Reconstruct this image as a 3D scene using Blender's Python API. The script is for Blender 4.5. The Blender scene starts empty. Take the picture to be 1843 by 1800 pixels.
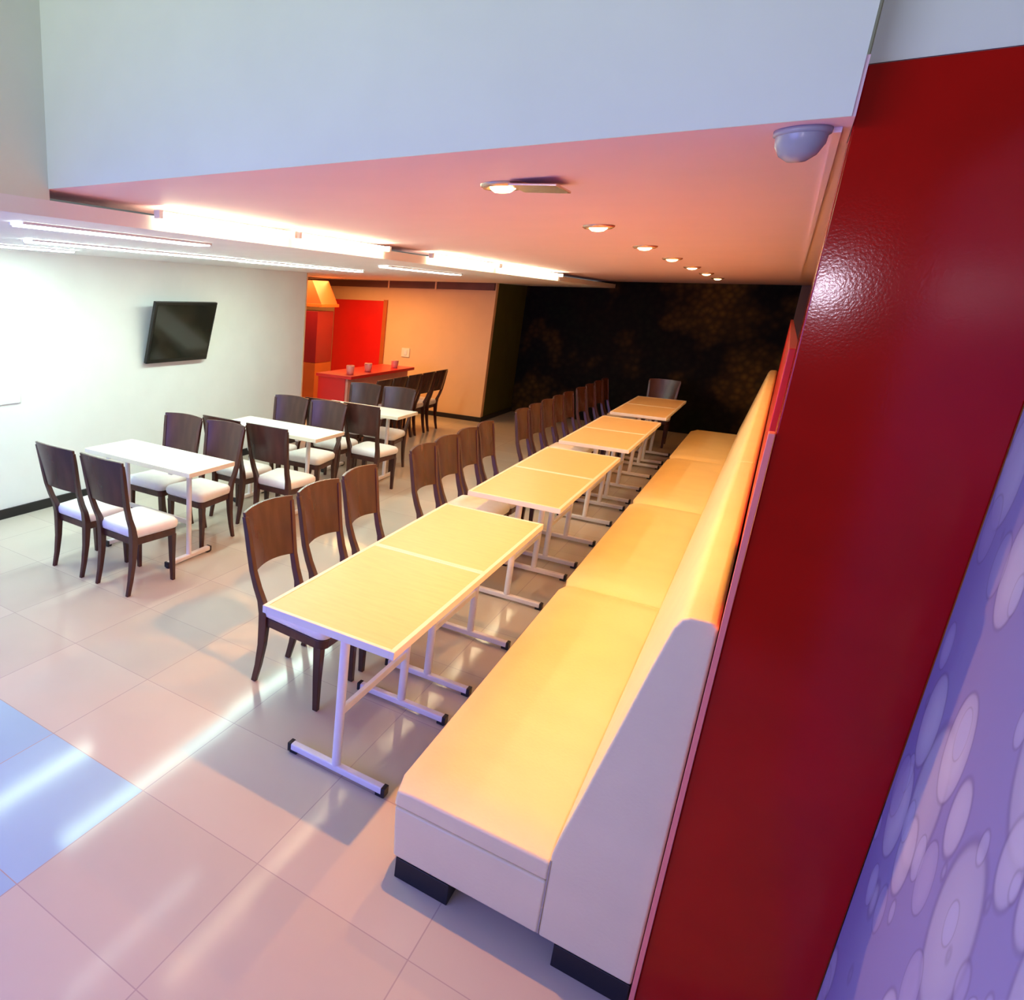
import bpy, bmesh, math, random
from mathutils import Vector, Matrix
random.seed(4)
SC = bpy.context.scene
S = 0.84                      # measured units -> metres
PI = math.pi

# ------------------------------------------------------------------ camera
cam_d = bpy.data.cameras.new('camera'); cam = bpy.data.objects.new('camera', cam_d)
SC.collection.objects.link(cam); SC.camera = cam
Rm = [(0.79787465, 0.60181084, 0.03492499), (0.1948277, -0.20260709, -0.95968356), (-0.57047192, 0.77251154, -0.27890448)]
M = Matrix(((Rm[0][0], -Rm[1][0], -Rm[2][0]), (Rm[0][1], -Rm[1][1], -Rm[2][1]), (Rm[0][2], -Rm[1][2], -Rm[2][2])))
cam.matrix_world = Matrix.Translation((0, 0, 2.34 * S)) @ M.to_4x4()
cam_d.sensor_fit = 'HORIZONTAL'; cam_d.sensor_width = 36.0
cam_d.lens = 1225.44 / 1843 * 36
cam_d.shift_x = (921.5 - 470.1) / 1843; cam_d.shift_y = -(900 - 879.9) / 1843
cam_d.clip_start = 0.02

# ------------------------------------------------------------------ world, view
w = bpy.data.worlds.new('world'); SC.world = w; w.use_nodes = True
bg = w.node_tree.nodes['Background']; bg.inputs[0].default_value = (0.82, 0.88, 0.86, 1); bg.inputs[1].default_value = 0.16
SC.view_settings.view_transform = 'Standard'; SC.view_settings.look = 'None'
SC.view_settings.exposure = 0.0; SC.view_settings.gamma = 1.0; SC.view_settings.use_curve_mapping = False

def lamp(name, kind, loc, power, color, rot=(0, 0, 0), **kw):
    d = bpy.data.lights.new(name, kind); d.energy = power; d.color = color
    for k, v in kw.items(): setattr(d, k, v)
    o = bpy.data.objects.new(name, d); SC.collection.objects.link(o)
    o.location = [c * S for c in loc]; o.rotation_euler = rot
    return o
# daylight arriving from the open side behind the camera, and the lamp beside the camera
lamp('daylight', 'AREA', (-3.4, -2.2, 2.0), 215, (0.19, 0.22, 1.0), (math.radians(38), 0, math.radians(-5)), shape='RECTANGLE', size=4.0, size_y=2.0)
lamp('bulkhead_fill_light', 'AREA', (-2.0, -0.9, 2.95), 60, (0.84, 1.0, 0.62), (math.radians(155), 0, 0), shape='RECTANGLE', size=2.2, size_y=0.5)  # unseen area light, added to brighten the bulkhead front
lamp('camera_lamp', 'POINT', (0.095, -0.02, 2.45), 12, (0.92, 0.80, 1.0), shadow_soft_size=0.03)

# ------------------------------------------------------------------ materials
def mat(name, col, rough=0.5, spec=0.5, metal=0.0, noise=0.0, nscale=20, bump=0.0, bscale=60, bdist=0.01, coat=0.0, stretch=None):
    m = bpy.data.materials.new(name); m.use_nodes = True
    nt = m.node_tree; b = nt.nodes['Principled BSDF']
    b.inputs['Roughness'].default_value = rough; b.inputs['Metallic'].default_value = metal
    b.inputs['Specular IOR Level'].default_value = spec; b.inputs['Coat Weight'].default_value = coat
    b.inputs['Base Color'].default_value = (*col, 1)
    tc = nt.nodes.new('ShaderNodeTexCoord'); mp = nt.nodes.new('ShaderNodeMapping'); nt.links.new(tc.outputs['Object'], mp.inputs[0])
    if stretch: mp.inputs['Scale'].default_value = stretch
    if noise > 0:
        n = nt.nodes.new('ShaderNodeTexNoise'); n.inputs['Scale'].default_value = nscale; n.inputs['Detail'].default_value = 4
        nt.links.new(mp.outputs[0], n.inputs['Vector'])
        r = nt.nodes.new('ShaderNodeMapRange'); r.inputs[1].default_value = 0.3; r.inputs[2].default_value = 0.7
        r.inputs[3].default_value = 1 - noise; r.inputs[4].default_value = 1 + noise * 0.5
        nt.links.new(n.outputs[0], r.inputs[0])
        v = nt.nodes.new('ShaderNodeVectorMath'); v.operation = 'SCALE'; v.inputs[0].default_value = col
        nt.links.new(r.outputs[0], v.inputs['Scale']); nt.links.new(v.outputs[0], b.inputs['Base Color'])
    if bump > 0:
        n2 = nt.nodes.new('ShaderNodeTexNoise'); n2.inputs['Scale'].default_value = bscale
        nt.links.new(mp.outputs[0], n2.inputs['Vector'])
        bp = nt.nodes.new('ShaderNodeBump'); bp.inputs['Strength'].default_value = bump; bp.inputs['Distance'].default_value = bdist
        nt.links.new(n2.outputs[0], bp.inputs['Height']); nt.links.new(bp.outputs[0], b.inputs['Normal'])
    return m
def emis(name, col, st):
    m = bpy.data.materials.new(name); m.use_nodes = True; nt = m.node_tree
    b = nt.nodes['Principled BSDF']; b.inputs['Base Color'].default_value = (0.9, 0.9, 0.9, 1)
    b.inputs['Emission Color'].default_value = (*col, 1); b.inputs['Emission Strength'].default_value = st
    return m

m_white = mat('white_wall_paint', (0.84, 0.86, 0.82), 0.7, noise=0.03, nscale=3)
m_fascia = mat('bulkhead_paint', (0.79, 0.82, 0.72), 0.75, noise=0.03, nscale=4)
m_hood = mat('burnt_orange_steel', (0.42, 0.10, 0.03), 0.4, noise=0.1, nscale=4)
m_ceil = mat('ceiling_bounce_tint', (0.87, 0.60, 0.67), 0.65, noise=0.02, nscale=4)  # pink bounce off the red wall is put into this base colour
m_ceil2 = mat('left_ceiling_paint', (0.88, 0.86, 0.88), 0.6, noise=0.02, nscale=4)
m_red = mat('glossy_red_panel', (0.40, 0.001, 0.001), 0.13, spec=0.33, noise=0.10, nscale=6, bump=0.14, bscale=200, bdist=0.001)
m_redwall = mat('red_wall_panel', (0.42, 0.008, 0.006), 0.35, noise=0.08, nscale=5)
m_trim = mat('red_edge_trim', (0.90, 0.24, 0.19), 0.3)
m_brown = mat('brown_wood_panel', (0.17, 0.075, 0.012), 0.45, noise=0.3, nscale=6, stretch=(1, 1, 0.1))
m_olive = mat('olive_green_paint', (0.085, 0.095, 0.012), 0.6, noise=0.15, nscale=4)
m_cream = mat('cream_kitchen_paint', (0.85, 0.56, 0.30), 0.6, noise=0.04, nscale=3)
m_black = mat('black_skirting', (0.012, 0.011, 0.012), 0.4, noise=0.1)
m_wood = mat('dark_brown_chair_wood', (0.070, 0.024, 0.017), 0.27, noise=0.35, nscale=14, stretch=(1, 1, 0.15))
m_cush = mat('white_seat_vinyl', (0.86, 0.84, 0.82), 0.45, noise=0.03, bump=0.08, bscale=120)
m_metal = mat('white_powder_coated_steel', (0.80, 0.78, 0.80), 0.35, noise=0.03)
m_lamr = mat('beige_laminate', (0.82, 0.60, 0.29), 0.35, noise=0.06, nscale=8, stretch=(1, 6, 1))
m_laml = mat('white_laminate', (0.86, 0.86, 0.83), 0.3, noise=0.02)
m_rim = mat('cream_edge_band', (0.86, 0.82, 0.70), 0.35, noise=0.02)
m_cap = mat('black_rubber_cap', (0.01, 0.01, 0.014), 0.5)
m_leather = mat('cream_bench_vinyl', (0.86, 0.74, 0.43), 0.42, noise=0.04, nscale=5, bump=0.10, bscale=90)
m_seam = mat('bench_seam_thread', (0.45, 0.38, 0.28), 0.6)
m_screen = mat('television_screen', (0.012, 0.014, 0.010), 0.12, noise=0.1)
m_bezel = mat('television_plastic', (0.010, 0.011, 0.009), 0.3)
m_dome = mat('dome_plastic', (0.34, 0.33, 0.38), 0.25)
m_plate = mat('switch_plate_plastic', (0.80, 0.82, 0.80), 0.4)
m_chrome = mat('brushed_trim_ring', (0.75, 0.55, 0.40), 0.25, metal=0.8)
m_redk = mat('kitchen_red_lacquer', (0.78, 0.015, 0.012), 0.3, noise=0.05, nscale=4)
m_redd = mat('dark_red_lacquer', (0.28, 0.008, 0.010), 0.3, noise=0.1, nscale=4)
m_orng = mat('orange_lacquer', (0.55, 0.12, 0.02), 0.4, noise=0.1, nscale=4)
m_pinkc = mat('counter_front_panel', (0.75, 0.30, 0.20), 0.5, noise=0.05)
m_head = mat('brown_header', (0.16, 0.06, 0.035), 0.5, noise=0.2, nscale=3)
m_cup = mat('pale_red_plastic', (0.90, 0.30, 0.22), 0.4)
m_tubew = emis('cove_tube_glow', (1.0, 0.95, 0.56), 28)
m_strip = emis('ceiling_strip_glow', (0.74, 1.0, 0.86), 60)
m_stripn = emis('dimmer_strip_glow', (0.85, 1.0, 0.92), 12)
m_bulb = emis('downlight_bulb_glow', (1.0, 0.62, 0.25), 22)

def floor_mat():
    m = bpy.data.materials.new('polished_floor_tile'); m.use_nodes = True; nt = m.node_tree; N = nt.nodes; L = nt.links
    b = N['Principled BSDF']
    tc = N.new('ShaderNodeTexCoord'); sp = N.new('ShaderNodeSeparateXYZ'); L.new(tc.outputs['Object'], sp.inputs[0])
    def mth(op, a, c=None):
        n = N.new('ShaderNodeMath'); n.operation = op
        for i, v in enumerate((a, c)):
            if v is None: continue
            if isinstance(v, (int, float)): n.inputs[i].default_value = v
            else: L.new(v, n.inputs[i])
        return n.outputs[0]
    T = 0.695 * S
    u = mth('DIVIDE', mth('ADD', sp.outputs[0], (2.05 + 0.695 * 20) * S), T)
    v = mth('DIVIDE', mth('ADD', sp.outputs[1], (-1.905 + 0.695 * 20) * S), T)
    def line(c):
        f = mth('FRACT', c); d = mth('MINIMUM', f, mth('SUBTRACT', 1.0, f))
        return mth('LESS_THAN', d, 0.0035)
    grout = mth('MAXIMUM', line(u), line(v))
    cmb = N.new('ShaderNodeCombineXYZ'); L.new(mth('FLOOR', u), cmb.inputs[0]); L.new(mth('FLOOR', v), cmb.inputs[1])
    wn = N.new('ShaderNodeTexWhiteNoise'); wn.noise_dimensions = '3D'; L.new(cmb.outputs[0], wn.inputs['Vector'])
    var = mth('ADD', mth('MULTIPLY', wn.outputs['Value'], 0.10), 0.92)
    ns = N.new('ShaderNodeTexNoise'); ns.inputs['Scale'].default_value = 3.0; ns.inputs['Detail'].default_value = 5; L.new(tc.outputs['Object'], ns.inputs['Vector'])
    var = mth('MULTIPLY', var, mth('ADD', mth('MULTIPLY', ns.outputs[0], 0.12), 0.94))
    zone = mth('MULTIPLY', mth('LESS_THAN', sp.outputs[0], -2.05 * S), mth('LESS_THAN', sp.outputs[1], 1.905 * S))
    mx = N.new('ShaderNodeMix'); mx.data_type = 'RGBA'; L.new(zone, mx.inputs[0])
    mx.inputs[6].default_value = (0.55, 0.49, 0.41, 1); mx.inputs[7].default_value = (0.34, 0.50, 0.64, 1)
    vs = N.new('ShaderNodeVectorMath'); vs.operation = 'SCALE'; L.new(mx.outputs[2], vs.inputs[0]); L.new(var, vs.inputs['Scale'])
    m2 = N.new('ShaderNodeMix'); m2.data_type = 'RGBA'; L.new(grout, m2.inputs[0]); L.new(vs.outputs[0], m2.inputs[6]); m2.inputs[7].default_value = (0.40, 0.33, 0.31, 1)
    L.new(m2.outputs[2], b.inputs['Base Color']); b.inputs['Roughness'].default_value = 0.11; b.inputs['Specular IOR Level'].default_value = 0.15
    return m
m_floor = floor_mat()

def mural_mat():
    m = bpy.data.materials.new('dark_foliage_mural'); m.use_nodes = True; nt = m.node_tree; N = nt.nodes; L = nt.links
    b = N['Principled BSDF']; tc = N.new('ShaderNodeTexCoord')
    n1 = N.new('ShaderNodeTexNoise'); n1.inputs['Scale'].default_value = 0.9; n1.inputs['Detail'].default_value = 3; L.new(tc.outputs['Object'], n1.inputs['Vector'])
    r1 = N.new('ShaderNodeValToRGB'); L.new(n1.outputs[0], r1.inputs[0])
    e = r1.color_ramp.elements; e[0].position = 0.35; e[0].color = (0.003, 0.009, 0.003, 1); e[1].position = 0.72; e[1].color = (0.15, 0.075, 0.008, 1)
    k = e.new(0.5); k.color = (0.010, 0.006, 0.003, 1)
    n2 = N.new('ShaderNodeTexVoronoi'); n2.inputs['Scale'].default_value = 11; L.new(tc.outputs['Object'], n2.inputs['Vector'])
    r2 = N.new('ShaderNodeMapRange'); r2.inputs[1].default_value = 0.0; r2.inputs[2].default_value = 0.7; r2.inputs[3].default_value = 1.3; r2.inputs[4].default_value = 0.5; L.new(n2.outputs['Distance'], r2.inputs[0])
    v = N.new('ShaderNodeVectorMath'); v.operation = 'SCALE'; L.new(r1.outputs[0], v.inputs[0]); L.new(r2.outputs[0], v.inputs['Scale'])
    L.new(v.outputs[0], b.inputs['Base Color']); b.inputs['Roughness'].default_value = 0.7; b.inputs['Specular IOR Level'].default_value = 0.15
    return m
m_mural = mural_mat()

def droplet_mat():
    m = bpy.data.materials.new('lilac_droplet_wallcovering'); m.use_nodes = True; nt = m.node_tree; N = nt.nodes; L = nt.links
    b = N['Principled BSDF']; tc = N.new('ShaderNodeTexCoord')
    mp = N.new('ShaderNodeMapping'); mp.inputs['Scale'].default_value = (0, 1.0, 0.6); L.new(tc.outputs['Object'], mp.inputs[0])
    col = None; prev = None
    for i, (sc_, rad, c) in enumerate(((3.4, 0.42, (0.44, 0.46, 0.66)), (5.6, 0.36, (0.50, 0.52, 0.74)), (10.0, 0.30, (0.40, 0.43, 0.72)), (7.0, 0.30, (0.33, 0.33, 0.62)))):
        sh = N.new('ShaderNodeVectorMath'); sh.operation = 'ADD'; sh.inputs[1].default_value = (0.3, 1.7 * i, 0.9 * i); L.new(mp.outputs[0], sh.inputs[0])
        vo = N.new('ShaderNodeTexVoronoi'); vo.inputs['Scale'].default_value = sc_; vo.inputs['Randomness'].default_value = 0.75; L.new(sh.outputs[0], vo.inputs['Vector'])
        rp = N.new('ShaderNodeValToRGB'); L.new(vo.outputs['Distance'], rp.inputs[0]); e = rp.color_ramp.elements
        e[0].position = rad * 0.55; e[0].color = (0.8, 0.8, 0.8, 1); e[1].position = rad * 1.05; e[1].color = (0, 0, 0, 1); k = e.new(rad); k.color = (0.45, 0.45, 0.45, 1)
        rl = N.new('ShaderNodeValToRGB'); L.new(vo.outputs['Distance'], rl.inputs[0]); e2 = rl.color_ramp.elements
        e2[0].position = rad * 0.97; e2[0].color = (1, 1, 1, 1); e2[1].position = rad * 1.10; e2[1].color = (1, 1, 1, 1); k = e2.new(rad * 1.03); k.color = (0.55, 0.5, 0.6, 1)
        mx = N.new('ShaderNodeMix'); mx.data_type = 'RGBA'; L.new(rp.outputs[0], mx.inputs[0])
        if prev is None: mx.inputs[6].default_value = (0.22, 0.22, 0.52, 1)
        else: L.new(prev, mx.inputs[6])
        mx.inputs[7].default_value = (*c, 1)
        ml = N.new('ShaderNodeMix'); ml.data_type = 'RGBA'; ml.blend_type = 'MULTIPLY'; ml.inputs[0].default_value = 0.6
        L.new(mx.outputs[2], ml.inputs[6]); L.new(rl.outputs[0], ml.inputs[7]); prev = ml.outputs[2]
    L.new(prev, b.inputs['Base Color']); b.inputs['Roughness'].default_value = 0.45
    return m
m_drop = droplet_mat()

# ------------------------------------------------------------------ mesh helpers (inputs in measured units)
def link(name, bm, m, parent=None, loc=(0, 0, 0), rotz=0, smooth=False, bevel=0, subsurf=0):
    for v in bm.verts: v.co *= S
    bmesh.ops.recalc_face_normals(bm, faces=bm.faces)
    me = bpy.data.meshes.new(name); bm.to_mesh(me); bm.free(); me.materials.append(m)
    if smooth:
        for p in me.polygons: p.use_smooth = True
    o = bpy.data.objects.new(name, me); SC.collection.objects.link(o)
    o.location = [c * S for c in loc]; o.rotation_euler = (0, 0, rotz)
    if bevel:
        b = o.modifiers.new('bevel', 'BEVEL'); b.width = bevel * S; b.segments = 3; b.limit_method = 'ANGLE'; b.angle_limit = math.radians(40)
        for p in me.polygons: p.use_smooth = True
        me.update()
        wn = o.modifiers.new('wn', 'WEIGHTED_NORMAL'); wn.keep_sharp = False
    if subsurf:
        s = o.modifiers.new('ss', 'SUBSURF'); s.levels = subsurf; s.render_levels = subsurf
    if parent: o.parent = parent
    return o
def box(bm, x0, x1, y0, y1, z0, z1):
    vs = [bm.verts.new(p) for p in ((x0, y0, z0), (x1, y0, z0), (x1, y1, z0), (x0, y1, z0), (x0, y0, z1), (x1, y0, z1), (x1, y1, z1), (x0, y1, z1))]
    for f in ((0, 3, 2, 1), (4, 5, 6, 7), (0, 1, 5, 4), (1, 2, 6, 5), (2, 3, 7, 6), (3, 0, 4, 7)): bm.faces.new([vs[i] for i in f])
    return vs
def bx(*a):
    bm = bmesh.new(); box(bm, *a); return bm
def tube(bm, p0, p1, r, n=16, r1=None):
    p0 = Vector(p0); p1 = Vector(p1); d = (p1 - p0).normalized()
    a = d.orthogonal().normalized(); b = d.cross(a); r1 = r if r1 is None else r1
    A = [bm.verts.new(p0 + r * (math.cos(2 * PI * i / n) * a + math.sin(2 * PI * i / n) * b)) for i in range(n)]
    B = [bm.verts.new(p1 + r1 * (math.cos(2 * PI * i / n) * a + math.sin(2 * PI * i / n) * b)) for i in range(n)]
    for i in range(n): bm.faces.new((A[i], A[(i + 1) % n], B[(i + 1) % n], B[i]))
    bm.faces.new(A[::-1]); bm.faces.new(B)
def tb(*a, **k):
    bm = bmesh.new(); tube(bm, *a, **k); return bm
def sweep(bm, pts, wx, wy):
    """rectangular bar swept through points; section lies in xy-ish plane. wx, wy: lists of half sizes"""
    rings = []
    for i, p in enumerate(pts):
        x, y, z = p
        rings.append([bm.verts.new((x + sx * wx[i], y + sy * wy[i], z)) for sx, sy in ((-1, -1), (1, -1), (1, 1), (-1, 1))])
    for a, b in zip(rings, rings[1:]):
        for i in range(4): bm.faces.new((a[i], a[(i + 1) % 4], b[(i + 1) % 4], b[i]))
    bm.faces.new(rings[0][::-1]); bm.faces.new(rings[-1])
def prism(bm, poly, axis, a, b):
    """poly of 2-tuples extruded along axis ('y': poly is x,z)"""
    def P(u, v, t): return {'y': (u, t, v), 'x': (t, u, v), 'z': (u, v, t)}[axis]
    A = [bm.verts.new(P(u, v, a)) for u, v in poly]; B = [bm.verts.new(P(u, v, b)) for u, v in poly]
    n = len(poly)
    for i in range(n): bm.faces.new((A[i], A[(i + 1) % n], B[(i + 1) % n], B[i]))
    bm.faces.new(A[::-1]); bm.faces.new(B)
def lathe(bm, prof, c=(0, 0, 0), n=28):
    rings = []
    for r, z in prof:
        if r < 1e-5: rings.append([bm.verts.new((c[0], c[1], c[2] + z))])
        else: rings.append([bm.verts.new((c[0] + r * math.cos(2 * PI * i / n), c[1] + r * math.sin(2 * PI * i / n), c[2] + z)) for i in range(n)])
    for a, b in zip(rings, rings[1:]):
        for i in range(n):
            j = (i + 1) % n
            if len(a) == 1 and len(b) == 1: continue
            if len(a) == 1: bm.faces.new((a[0], b[i], b[j]))
            elif len(b) == 1: bm.faces.new((a[i], a[j], b[0]))
            else: bm.faces.new((a[i], a[j], b[j], b[i]))
def thing(name, label, cat, loc=(0, 0, 0), rotz=0, group=None):
    o = bpy.data.objects.new(name, None); SC.collection.objects.link(o); o.empty_display_size = 0.1
    o.location = [c * S for c in loc]; o.rotation_euler = (0, 0, rotz)
    o['label'] = label; o['category'] = cat
    if group: o['group'] = group
    return o
def tag(o, label, cat, group=None):
    o['label'] = label; o['category'] = cat
    if group: o['group'] = group
    return o
def struct(name, bm, m, label=None, **k):
    o = link(name, bm, m, **k); o['kind'] = 'structure'
    if label: o['label'] = label
    return o
def dup(root, loc, rotz, label, group=None):
    r = root.copy(); SC.collection.objects.link(r); r.location = [c * S for c in loc]; r.rotation_euler = (0, 0, rotz); r['label'] = label
    if group: r['group'] = group
    for ch in list(root.children):
        c = ch.copy(); SC.collection.objects.link(c); c.parent = r
        for g in list(ch.children):
            d = g.copy(); SC.collection.objects.link(d); d.parent = c
    return r

# ------------------------------------------------------------------ structure
C1, C2 = 2.755, 2.635          # ceiling over the benches, lower ceiling on the left
XS, YF = -2.83, 2.12           # bulkhead side face, bulkhead front face
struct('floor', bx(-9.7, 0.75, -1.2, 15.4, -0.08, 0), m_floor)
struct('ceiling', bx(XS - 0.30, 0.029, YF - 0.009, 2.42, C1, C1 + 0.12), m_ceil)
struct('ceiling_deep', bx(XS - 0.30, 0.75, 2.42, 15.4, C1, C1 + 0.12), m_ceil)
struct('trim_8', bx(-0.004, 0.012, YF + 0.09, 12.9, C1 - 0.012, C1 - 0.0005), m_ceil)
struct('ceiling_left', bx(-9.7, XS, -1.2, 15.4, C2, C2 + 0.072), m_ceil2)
bm = bmesh.new(); prism(bm, [(YF - 0.015, C1), (YF - 0.0095, C1), (YF - 0.0095, C1 + 0.122), (YF + 0.10, C1 + 0.122), (YF + 0.10, 4.3), (YF - 0.015, 4.3)], 'x', XS, 0.022)
struct('wall_bulkhead_front', bm, m_fascia)
struct('wall_bulkhead_left', bx(XS - 0.12, XS, -1.2, YF - 0.01, C2 + 0.072, 4.3), m_fascia)
struct('wall_left', bx(-6.20, -6.05, -1.2, 9.17, 0, C2), m_white)
struct('trim_1', bx(-6.2, -6.046, 9.171, 9.20, 0, C2), m_cream)
struct('wall_kitchen_back', bx(-9.7, -4.50, 13.3, 13.42, 0, C1), m_cream)
struct('wall_kitchen_left', bx(-9.82, -9.7, 9.0, 13.42, 0, C2), m_cream)
struct('wall_green', bx(-4.598, -4.50, 13.421, 15.2, 0, C1), m_olive)
struct('wall_back_right', bx(0.061, 0.6, 15.18, 15.3, 0, C1), m_brown)
struct('wall_back', bx(-4.6, 0.06, 15.2, 15.3, 0, C1), m_mural)
struct('wall_right', bx(0.6, 0.75, 2.42, 15.3, 0, C1), m_brown)
struct('wall_right_panel', bx(0.018, 0.05, 3.1, 12.9, 0, 2.21), m_redwall, bevel=0.004)
struct('wall_column', bx(0.03, 0.45, 2.21, 2.42, 0, 2.88), m_red, bevel=0.004)
struct('wall_above_column', bx(0.03, 0.75, 2.215, 2.42, 2.882, 4.3), m_fascia)
struct('wall_droplet', bx(0.45, 0.52, 0.15, 2.205, 0, 2.88), m_drop)
struct('trim_2', bx(0.014, 0.029, 2.195, 2.245, 0, 2.03), m_trim, bevel=0.002)
struct('baseboard_left', bx(-6.049, -6.03, -1.2, 9.17, 0, 0.10), m_black)
struct('baseboard_kitchen', bx(-9.6, -4.50, 13.27, 13.299, 0, 0.09), m_black)
struct('baseboard_green', bx(-4.499, -4.48, 13.27, 15.2, 0, 0.09), m_black)
struct('trim_3', bx(-8.9, -4.52, 13.22, 13.299, 2.50, C2 - 0.001), m_head)
for i, x in enumerate((-6.69, -5.67)):
    struct('trim_%d' % (4 + i), bx(x - 0.015, x + 0.015, 13.20, 13.219, 2.48, C2 - 0.001), m_cream)
# red door in the kitchen wall
d = struct('door_1', bx(-7.98, -6.80, 13.262, 13.298, 0.0, 2.23), m_redk, bevel=0.004)
link('door_frame', bx(-6.80, -6.72, 13.255, 13.298, 0, 2.25), m_orng, parent=d)

# ------------------------------------------------------------------ chairs
def make_chair(label, loc, rotz, group):
    t = thing('dining_chair', label, 'chair', loc, rotz, group)
    # seat frame: rounded trapezoid, front (+y) wider
    def outline(g, k=1.0):
        pts = []
        corners = [(-0.195, -0.20, 0.03), (0.195, -0.20, 0.03), (0.235, 0.235, 0.055), (-0.235, 0.235, 0.055)]
        n = len(corners)
        for i, (x, y, r) in enumerate(corners):
            p = Vector((x, y)); a = Vector(corners[i - 1][:2]); b = Vector(corners[(i + 1) % n][:2])
            p0 = p + (a - p).normalized() * r; p1 = p + (b - p).normalized() * r
            for s in range(6):
                u = s / 5; q = (1 - u) ** 2 * p0 + 2 * u * (1 - u) * p + u * u * p1
                if y > 0: q = q
                pts.append((q.x * g, q.y * g))
        # bow the front edge outwards
        return [(x, y + (0.025 * (1 - (x / 0.235) ** 2) if y > 0.1 else 0)) for x, y in pts]
    bm = bmesh.new(); prism(bm, outline(1.0), 'z', 0.405, 0.462); link('seat_frame', bm, m_wood, t, bevel=0.006)
    bm = bmesh.new(); rings = []
    for g, z in ((0.97, 0.462), (1.04, 0.474), (1.065, 0.497), (1.05, 0.522), (0.97, 0.543), (0.76, 0.558), (0.4, 0.565)):
        rings.append([bm.verts.new((x, y, z)) for x, y in outline(g)])
    for a, b in zip(rings, rings[1:]):
        n = len(a)
        for i in range(n): bm.faces.new((a[i], a[(i + 1) % n], b[(i + 1) % n], b[i]))
    bm.faces.new(rings[0][::-1]); bm.faces.new(rings[-1]); link('seat_cushion', bm, m_cush, t, smooth=True)
    for s in (-1, 1):
        bm = bmesh.new()     # front leg, slight taper
        sweep(bm, [(s * 0.205, 0.205, 0.0), (s * 0.203, 0.200, 0.2), (s * 0.202, 0.20, 0.41)], [0.016, 0.020, 0.026], [0.016, 0.020, 0.026])
        link('leg', bm, m_wood, t, bevel=0.004)
        bm = bmesh.new()     # rear post: sabre foot, S-curve to the top rail
        P = [(0.185, -0.265, 0), (0.185, -0.236, 0.12), (0.186, -0.212, 0.27), (0.188, -0.203, 0.40), (0.190, -0.203, 0.48), (0.195, -0.218, 0.56),
             (0.202, -0.250, 0.64), (0.210, -0.280, 0.74), (0.218, -0.300, 0.86), (0.226, -0.318, 0.98), (0.235, -0.335, 1.075)]
        W = [0.014, 0.017, 0.021, 0.024, 0.024, 0.022, 0.021, 0.020, 0.019, 0.018, 0.016]
        D = [0.018, 0.020, 0.024, 0.028, 0.028, 0.024, 0.021, 0.019, 0.018, 0.017, 0.014]
        sweep(bm, [(s * x, y, z) for x, y, z in P], W, D)
        link('back_post', bm, m_wood, t, bevel=0.005)
    # curved back panel between the posts, slightly crowned top
    bm = bmesh.new(); NX, NZ = 14, 8; g = {}
    for side in (0, 1):
        for i in range(NX + 1):
            u = -1 + 2 * i / NX
            for k in range(NZ + 1):
                v = k / NZ; z = 0.735 + v * 0.365
                if k == NZ: z += 0.010 * (1 - u * u)
                if k == 0: z += 0.008 * (1 - u * u)
                hw = 0.205 + v * 0.040
                yb = -0.274 - v * 0.064 - 0.040 * (1 - u * u)
                g[side, i, k] = bm.verts.new((u * hw, yb + (0.011 if side else -0.011), z))
    for side in (0, 1):
        for i in range(NX):
            for k in range(NZ):
                bm.faces.new((g[side, i, k], g[side, i + 1, k], g[side, i + 1, k + 1], g[side, i, k + 1]))
    for i in range(NX):
        for k in (0, NZ): bm.faces.new((g[0, i, k], g[0, i + 1, k], g[1, i + 1, k], g[1, i, k]))
    for k in range(NZ):
        for i in (0, NX): bm.faces.new((g[0, i, k], g[0, i, k + 1], g[1, i, k + 1], g[1, i, k]))
    link('backrest', bm, m_wood, t, bevel=0.004)
    return t
R90 = -PI / 2
row = [3.21, 3.77, 4.34, 5.45, 5.97, 6.49, 7.02, 8.25, 8.79, 9.33, 9.87, 10.41, 11.15, 11.75, 12.35, 12.9]
rl = ['nearest the camera, beside the front table', 'second of the front three', 'third of the front three, ending the front three',
      'first after the gap behind the front table', 'second after the gap', 'third after the gap', 'fourth and last before the second gap',
      'first past the second gap, beside the third table pair', 'second past the second gap', 'third past the second gap', 'fourth past the second gap', 'fifth past the second gap, close to its neighbour',
      'fourth from the dark end wall', 'third from the dark end wall', 'second from the dark end wall', 'nearest the dark end wall']
GR = 'chairs in the row along the beige tables'
chair0 = None
for y, l in zip(row, rl):
    lab = 'dark chair along beige tables, ' + l
    jit = random.uniform(-0.03, 0.03)
    if chair0 is None: chair0 = make_chair(lab, (-1.97, y, 0), R90, GR)
    else: dup(chair0, (-1.97, y, 0), R90 + jit, lab, GR)
GL = 'chairs around the white tables'
sides = (('left', -4.46), ('right', -3.90))
for ti, (y0, nm) in enumerate(((3.60, 'nearest white table'), (5.53, 'middle white table'), (7.42, 'farthest white table'))):
    for sn, x in sides:
        xx = x + (0.10 if ti else 0)
        dup(chair0, (xx, y0, 0), random.uniform(-0.04, 0.04) + (-0.05 if ti == 0 else 0), 'dark chair with white seat, %s one on camera side of the %s' % (sn, nm), GL)
    for sn, x in (('left', -4.71), ('right', -4.17)):
        dup(chair0, (x, y0 + (1.09 if ti else 1.08), 0), PI + random.uniform(-0.04, 0.04), 'dark chair with white seat, %s one on far side of the %s' % (sn, nm), GL)
dup(chair0, (-1.52, 13.45, 0), PI, 'dark chair at the head of the farthest beige table', 'chair at table head')
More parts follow.
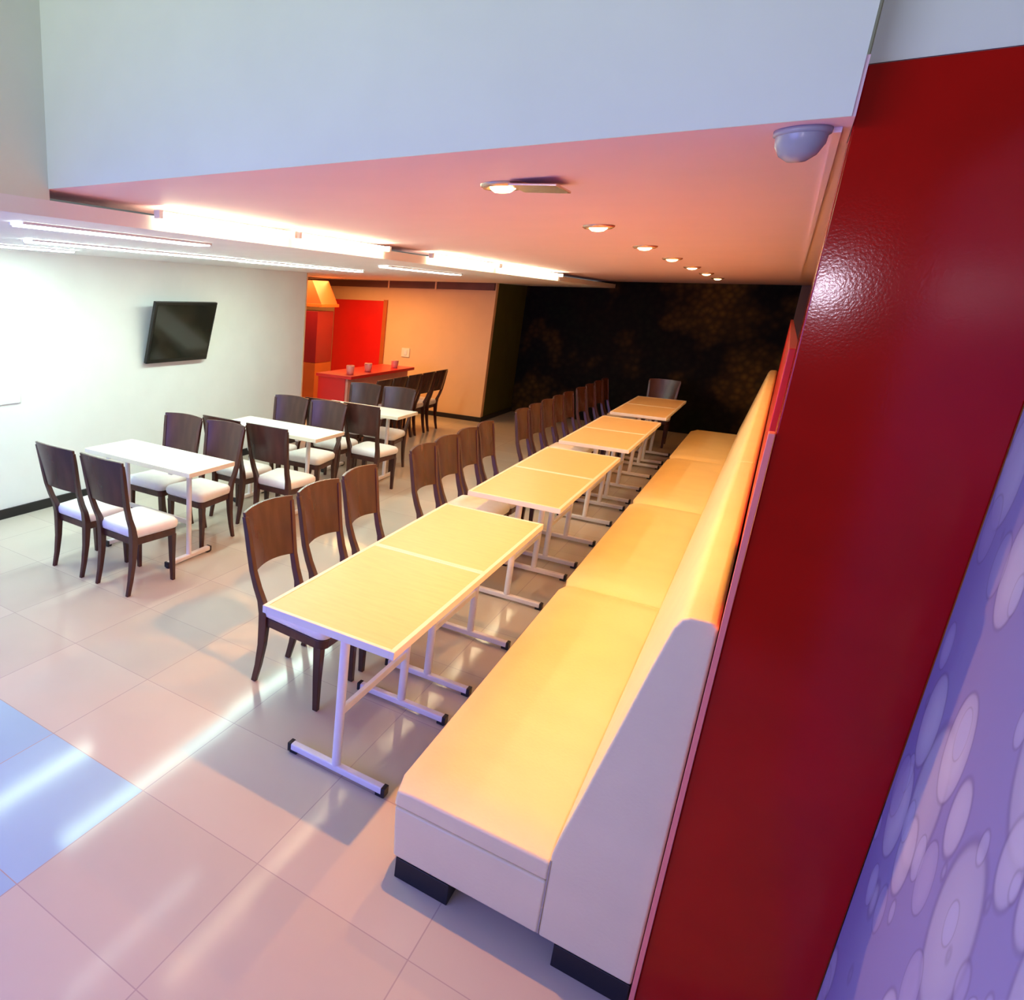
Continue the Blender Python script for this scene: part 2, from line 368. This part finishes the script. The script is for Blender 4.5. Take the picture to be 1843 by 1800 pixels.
for i, (y, l) in enumerate(((9.55, 'nearest camera'), (10.1, 'second from camera'), (10.65, 'third from camera'), (11.2, 'fourth from camera'), (11.75, 'nearest the cream wall'))):
    dup(chair0, (-5.1, y, 0), PI / 2, 'dark chair facing the red counter, ' + l, 'chairs along the red counter')

# ------------------------------------------------------------------ tables
def make_table(name, label, loc, rotz, group, L, W, legs, m_top):
    """long axis along local y, origin at floor centre"""
    t = thing(name, label, 'table', loc, rotz, group); H = 0.90; b = 0.022
    link('tabletop', bx(-W / 2 + b, W / 2 - b, -L / 2 + b, L / 2 - b, H - 0.034, H), m_top, t)
    bm = bmesh.new()
    box(bm, -W / 2, -W / 2 + b, -L / 2, L / 2, H - 0.036, H + 0.002); box(bm, W / 2 - b, W / 2, -L / 2, L / 2, H - 0.036, H + 0.002)
    box(bm, -W / 2 + b, W / 2 - b, -L / 2, -L / 2 + b, H - 0.036, H + 0.002); box(bm, -W / 2 + b, W / 2 - b, L / 2 - b, L / 2, H - 0.036, H + 0.002)
    link('edge_band', bm, m_rim, t, bevel=0.002)
    for y in legs:
        link('leg', tb((0, y, 0.045), (0, y, H - 0.066), 0.0235), m_metal, t, smooth=False, bevel=0.003)
        f = link('foot', bx(-0.270, 0.270, y - 0.0225, y + 0.0225, 0.018, 0.056), m_metal, t, bevel=0.008)
        for s in (-1, 1):
            bm = bmesh.new(); x0, x1 = sorted((s * 0.263, s * 0.284)); box(bm, x0, x1, y - 0.0245, y + 0.0245, 0.010, 0.058)
            x0, x1 = sorted((s * 0.232, s * 0.276)); box(bm, x0, x1, y - 0.018, y + 0.018, 0, 0.02)
            link('foot_cap', bm, m_cap, f, bevel=0.003)
        link('top_bracket', bx(-0.24, 0.24, y - 0.02, y + 0.02, H - 0.066, H - 0.037), m_metal, t, bevel=0.003)
    link('stretcher', bx(-0.012, 0.012, legs[0] + 0.02, legs[1] - 0.02, 0.335, 0.375), m_metal, t, bevel=0.003)
    return t
TL = 1.118
t0 = None
pairs = ['frontmost pair', 'second pair', 'third pair', 'farthest pair']
for k, y0 in enumerate((2.40, 5.07, 7.75, 10.45)):
    for j in (0, 1):
        lab = 'beige table with white T legs beside bench, %s of the %s' % (('nearer', 'farther')[j], pairs[k])
        loc = (-1.395, y0 + TL * (0.5 + j), 0)
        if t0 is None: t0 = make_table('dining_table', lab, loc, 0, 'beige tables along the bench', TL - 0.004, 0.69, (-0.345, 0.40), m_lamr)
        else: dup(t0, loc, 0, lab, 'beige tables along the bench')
w0 = None
for k, (y, l) in enumerate(((4.21, 'nearest the camera'), (6.10, 'middle of the three'), (7.98, 'farthest of the three'))):
    lab = 'white topped table with white T legs between four dark chairs, ' + l
    loc = (-4.27, y, 0)
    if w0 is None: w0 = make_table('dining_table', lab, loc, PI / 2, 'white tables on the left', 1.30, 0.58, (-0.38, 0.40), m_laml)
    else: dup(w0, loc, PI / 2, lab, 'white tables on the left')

# ------------------------------------------------------------------ banquette
def make_bench(label, y0, y1):
    t = thing('upholstered_bench', label, 'bench', (-0.45, y0, 0), 0, 'cream upholstered bench units along the red wall')
    L = y1 - y0; e = 0.004
    def loc(poly): return [(x + 0.45, z) for x, z in poly]
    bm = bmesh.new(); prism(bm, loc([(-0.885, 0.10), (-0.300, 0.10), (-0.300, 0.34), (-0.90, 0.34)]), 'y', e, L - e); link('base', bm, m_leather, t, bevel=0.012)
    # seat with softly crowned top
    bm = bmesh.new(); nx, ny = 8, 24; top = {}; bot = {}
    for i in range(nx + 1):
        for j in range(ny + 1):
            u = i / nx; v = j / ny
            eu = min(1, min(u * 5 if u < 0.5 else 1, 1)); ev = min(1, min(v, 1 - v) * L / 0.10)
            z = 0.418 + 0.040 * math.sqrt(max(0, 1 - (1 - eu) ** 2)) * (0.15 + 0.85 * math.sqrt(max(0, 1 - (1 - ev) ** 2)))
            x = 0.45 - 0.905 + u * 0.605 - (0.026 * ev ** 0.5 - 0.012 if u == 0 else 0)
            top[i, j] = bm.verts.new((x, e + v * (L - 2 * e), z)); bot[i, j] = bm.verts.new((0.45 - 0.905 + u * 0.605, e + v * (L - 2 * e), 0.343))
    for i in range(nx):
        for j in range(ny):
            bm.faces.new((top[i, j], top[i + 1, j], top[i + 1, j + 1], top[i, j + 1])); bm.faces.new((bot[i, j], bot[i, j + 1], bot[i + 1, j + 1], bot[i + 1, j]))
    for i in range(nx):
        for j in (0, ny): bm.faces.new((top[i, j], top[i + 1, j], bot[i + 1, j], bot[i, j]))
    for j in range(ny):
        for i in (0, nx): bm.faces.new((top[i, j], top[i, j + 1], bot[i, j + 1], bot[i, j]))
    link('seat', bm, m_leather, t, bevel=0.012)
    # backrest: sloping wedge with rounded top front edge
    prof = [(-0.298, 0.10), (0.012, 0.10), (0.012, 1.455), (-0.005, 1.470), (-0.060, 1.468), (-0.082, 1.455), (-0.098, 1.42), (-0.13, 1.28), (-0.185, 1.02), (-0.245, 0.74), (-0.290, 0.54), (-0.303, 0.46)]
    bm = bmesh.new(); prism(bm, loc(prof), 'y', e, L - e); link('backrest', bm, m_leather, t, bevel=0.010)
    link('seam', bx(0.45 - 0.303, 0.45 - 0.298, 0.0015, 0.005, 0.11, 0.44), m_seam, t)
    for yy in (0.02, L - 0.12):
        for x0, x1 in ((-0.870, -0.640), (-0.24, 0.01)):
            link('foot', bx(x0 + 0.45, x1 + 0.45, yy - 0.015, yy + 0.09, 0, 0.099), m_cap, t, bevel=0.003)
    return t
bl = ['frontmost unit with pale end panel facing camera', 'second unit from the camera', 'third unit from the camera', 'farthest unit, by the dark end wall']
for k in range(4):
    make_bench('cream vinyl bench with high sloping back, ' + bl[k], 2.21 + 2.67 * k, 2.21 + 2.67 * (k + 1))

# ------------------------------------------------------------------ television
tv = thing('television', 'black flat screen television tilted down on white wall', 'television', (-5.88, 6.24, 1.82))
tilt = math.radians(-14)
def tvp(name, a, m, parent, bevel=0):
    bm = bx(*a)
    bmesh.ops.rotate(bm, verts=bm.verts, cent=(0, 0, 0), matrix=Matrix.Rotation(-tilt, 3, 'Y'))
    return link(name, bm, m, parent, bevel=bevel)
h = tvp('housing', (-0.045, 0.0, -0.54, 0.54, -0.37, 0.37), m_bezel, tv, 0.008)
tvp('screen', (0.0005, 0.004, -0.505, 0.505, -0.32, 0.335), m_screen, tv)
link('wall_bracket', bx(-0.168, -0.03, -0.12, 0.12, -0.13, 0.13), m_bezel, tv, bevel=0.004)
# ------------------------------------------------------------------ small wall plates
p = link('wall_plate', bx(-6.049, -6.035, 3.72, 4.03, 1.17, 1.36), m_plate, bevel=0.004); tag(p, 'white rectangular wall plate on white wall at the left edge', 'wall plate')
p = thing('light_switch', 'small light switch on the cream wall above the dark chairs', 'switch', (-6.22, 13.298, 1.22))
link('plate', bx(-0.09, 0.09, -0.02, 0, -0.09, 0.09), m_rim, p, bevel=0.004); link('rocker', bx(-0.035, 0.035, -0.03, -0.02, -0.05, 0.05), m_plate, p, bevel=0.003)

# ------------------------------------------------------------------ lamps
warm = (1.0, 0.40, 0.05)
dls = [(2.74, 'nearest the camera'), (4.36, 'second from camera'), (5.92, 'third from camera'), (7.4, 'fourth from camera'), (9.0, 'fifth from camera'), (10.6, 'sixth and brightest toward the dark wall'), (12.3, 'closest to the dark wall')]
for k, (y, l) in enumerate(dls):
    t = thing('ceiling_downlight', 'small recessed ceiling downlight with warm bulb, ' + l, 'ceiling light', (-0.95, y, C1), 0, 'row of downlights above the bench')
    bm = bmesh.new(); lathe(bm, [(0.052, -0.001), (0.052, -0.012), (0.070, -0.016), (0.082, -0.008), (0.084, -0.001)]); link('trim_ring', bm, m_chrome, t, smooth=True)
    bm = bmesh.new(); lathe(bm, [(0, -0.001), (0.05, -0.001), (0.046, -0.016), (0.03, -0.028), (0, -0.032)][::-1]); link('bulb', bm, m_bulb, t, smooth=True)
    if k == 0:
        bm = bx(0.03, 0.20, -0.10, 0.10, -0.012, -0.004); bmesh.ops.rotate(bm, verts=bm.verts, cent=(0.09, 0, 0), matrix=Matrix.Rotation(math.radians(4), 3, 'Y'))
        for v in bm.verts: v.co.z -= 0.012; v.co.x += 0.02
        link('cover_plate', bm, m_chrome, t, bevel=0.002)
    lamp('downlight_beam', 'SPOT', (-0.95, y, C1 - 0.05), (125, 62, 58, 54, 44, 30, 10)[k], warm, (0, 0, 0), spot_size=math.radians(150), spot_blend=0.7, shadow_soft_size=0.018)
def tube_lamp(name, label, x, y0, y1, z, r, m, group):
    t = thing(name, label, 'ceiling light', (x, y0, z), 0, group); L = y1 - y0
    link('tube', tb((0, 0.03, 0), (0, L - 0.03, 0), r), m, t, smooth=True)
    for y in (0, L - 0.03): link('end_cap', bx(-r * 1.2, r * 1.2, y, y + 0.03, -r * 1.2, r * 1.2), m_plate, t)
GC = 'fluorescent tubes in the ceiling slot'
for y0, y1, l in ((2.75, 4.05, 'nearest the camera'), (4.08, 5.45, 'second from camera'), (6.30, 8.2, 'just past the dark gap'), (8.25, 11.0, 'farthest from camera')):
    tube_lamp('cove_light', 'bright fluorescent tube in the slot between both ceilings, ' + l, XS + 0.045, y0, y1, 2.712, 0.017, m_tubew, GC)
def strip(label, x, y0, y1, m=None):
    t = thing('strip_light', label, 'ceiling light', (x, y0, C2), 0, 'strip lights in the lower left ceiling'); L = y1 - y0
    link('diffuser', bx(-0.05, 0.05, 0, L, -0.022, -0.001), m or m_strip, t)
    bm = bmesh.new()
    for s in (-1, 1):
        a, b = sorted((s * 0.05, s * 0.06)); box(bm, a, b, -0.01, L + 0.01, -0.015, -0.001)
    link('frame', bm, m_plate, t)
strip('long white ceiling strip light nearest the bright slot, at the left edge', -3.22, 2.2, 3.62, m_stripn)
strip('long white strip light in the middle row, nearer half', -4.42, 3.1, 5.5)
strip('long white strip light in the middle row, farther half', -4.48, 5.6, 8.0)
strip('white strip light closest to the white wall, cut by left edge', -5.30, 2.4, 4.15)
strip('short white strip light near the kitchen header', -3.42, 6.6, 8.6, m_stripn)
# dome on the ceiling beside the red column
t = thing('dome_camera', 'grey dome on the ceiling beside the red column', 'security camera', (-0.062, 2.21, C1))
bm = bmesh.new(); lathe(bm, [(0, -0.072), (0.020, -0.069), (0.038, -0.056), (0.050, -0.034), (0.052, -0.012)]); link('dome', bm, m_dome, t, smooth=True)
bm = bmesh.new(); lathe(bm, [(0.052, -0.014), (0.057, -0.012), (0.058, -0.0005), (0, -0.0005)]); link('base_ring', bm, m_dome, t, smooth=True)

# ------------------------------------------------------------------ kitchen
lamp('kitchen_lamp', 'AREA', (-7.0, 11.6, C2 - 0.06), 90, (1.0, 0.50, 0.15), (0, 0, 0), shape='RECTANGLE', size=2.2, size_y=1.0)
t = thing('bar_counter', 'red bar counter with projecting red top in the kitchen', 'counter', (-5.6, 9.5, 0))
link('worktop', bx(-0.36, 0.30, -0.05, 2.26, 1.05, 1.10), m_redk, t, bevel=0.006)
link('front_panel', bx(0.16, 0.20, 0.02, 2.2, 0, 1.049), m_pinkc, t)
link('end_panel', bx(-0.34, 0.159, 0.0, 0.05, 0, 1.049), m_redk, t)
link('body', bx(-0.34, 0.155, 0.051, 2.2, 0.0, 1.045), m_redd, t)
for i, (x, y, l) in enumerate(((-5.5, 9.75, 'on the near end of the red counter'), (-5.5, 10.35, 'in the middle of the red counter'), (-5.48, 11.3, 'on the far end of the red counter'))):
    bm = bmesh.new(); lathe(bm, [(0, 0), (0.055, 0), (0.062, 0.05), (0.068, 0.13), (0.058, 0.14), (0.052, 0.06), (0, 0.04)], n=20)
    o = link('cup', bm, m_cup, None, (x, y, 1.101), smooth=True); tag(o, 'pale red cup ' + l, 'cup', 'cups on the red counter')
t = thing('kitchen_cabinet', 'dark red tall cabinet with orange lower part by the white wall end', 'cabinet', (-7.7, 11.6, 0))
link('upper_body', bx(-0.55, 0.35, 0, 0.6, 1.0, 2.0), m_redd, t, bevel=0.006)
link('lower_body', bx(-0.55, 0.35, 0, 0.6, 0.0, 0.995), m_orng, t, bevel=0.006)
t = thing('extractor_hood', 'orange lit extractor hood above the dark red cabinet', 'hood', (-7.7, 11.6, 2.08))
bm = bmesh.new(); prism(bm, [(-0.55, 0.06), (0.42, 0.06), (0.18, 0.5), (-0.55, 0.5)], 'y', 0, 0.6); link('canopy', bm, m_hood, t)
link('lip', bx(-0.56, 0.45, -0.03, 0.62, 0, 0.059), m_orng, t, bevel=0.004)
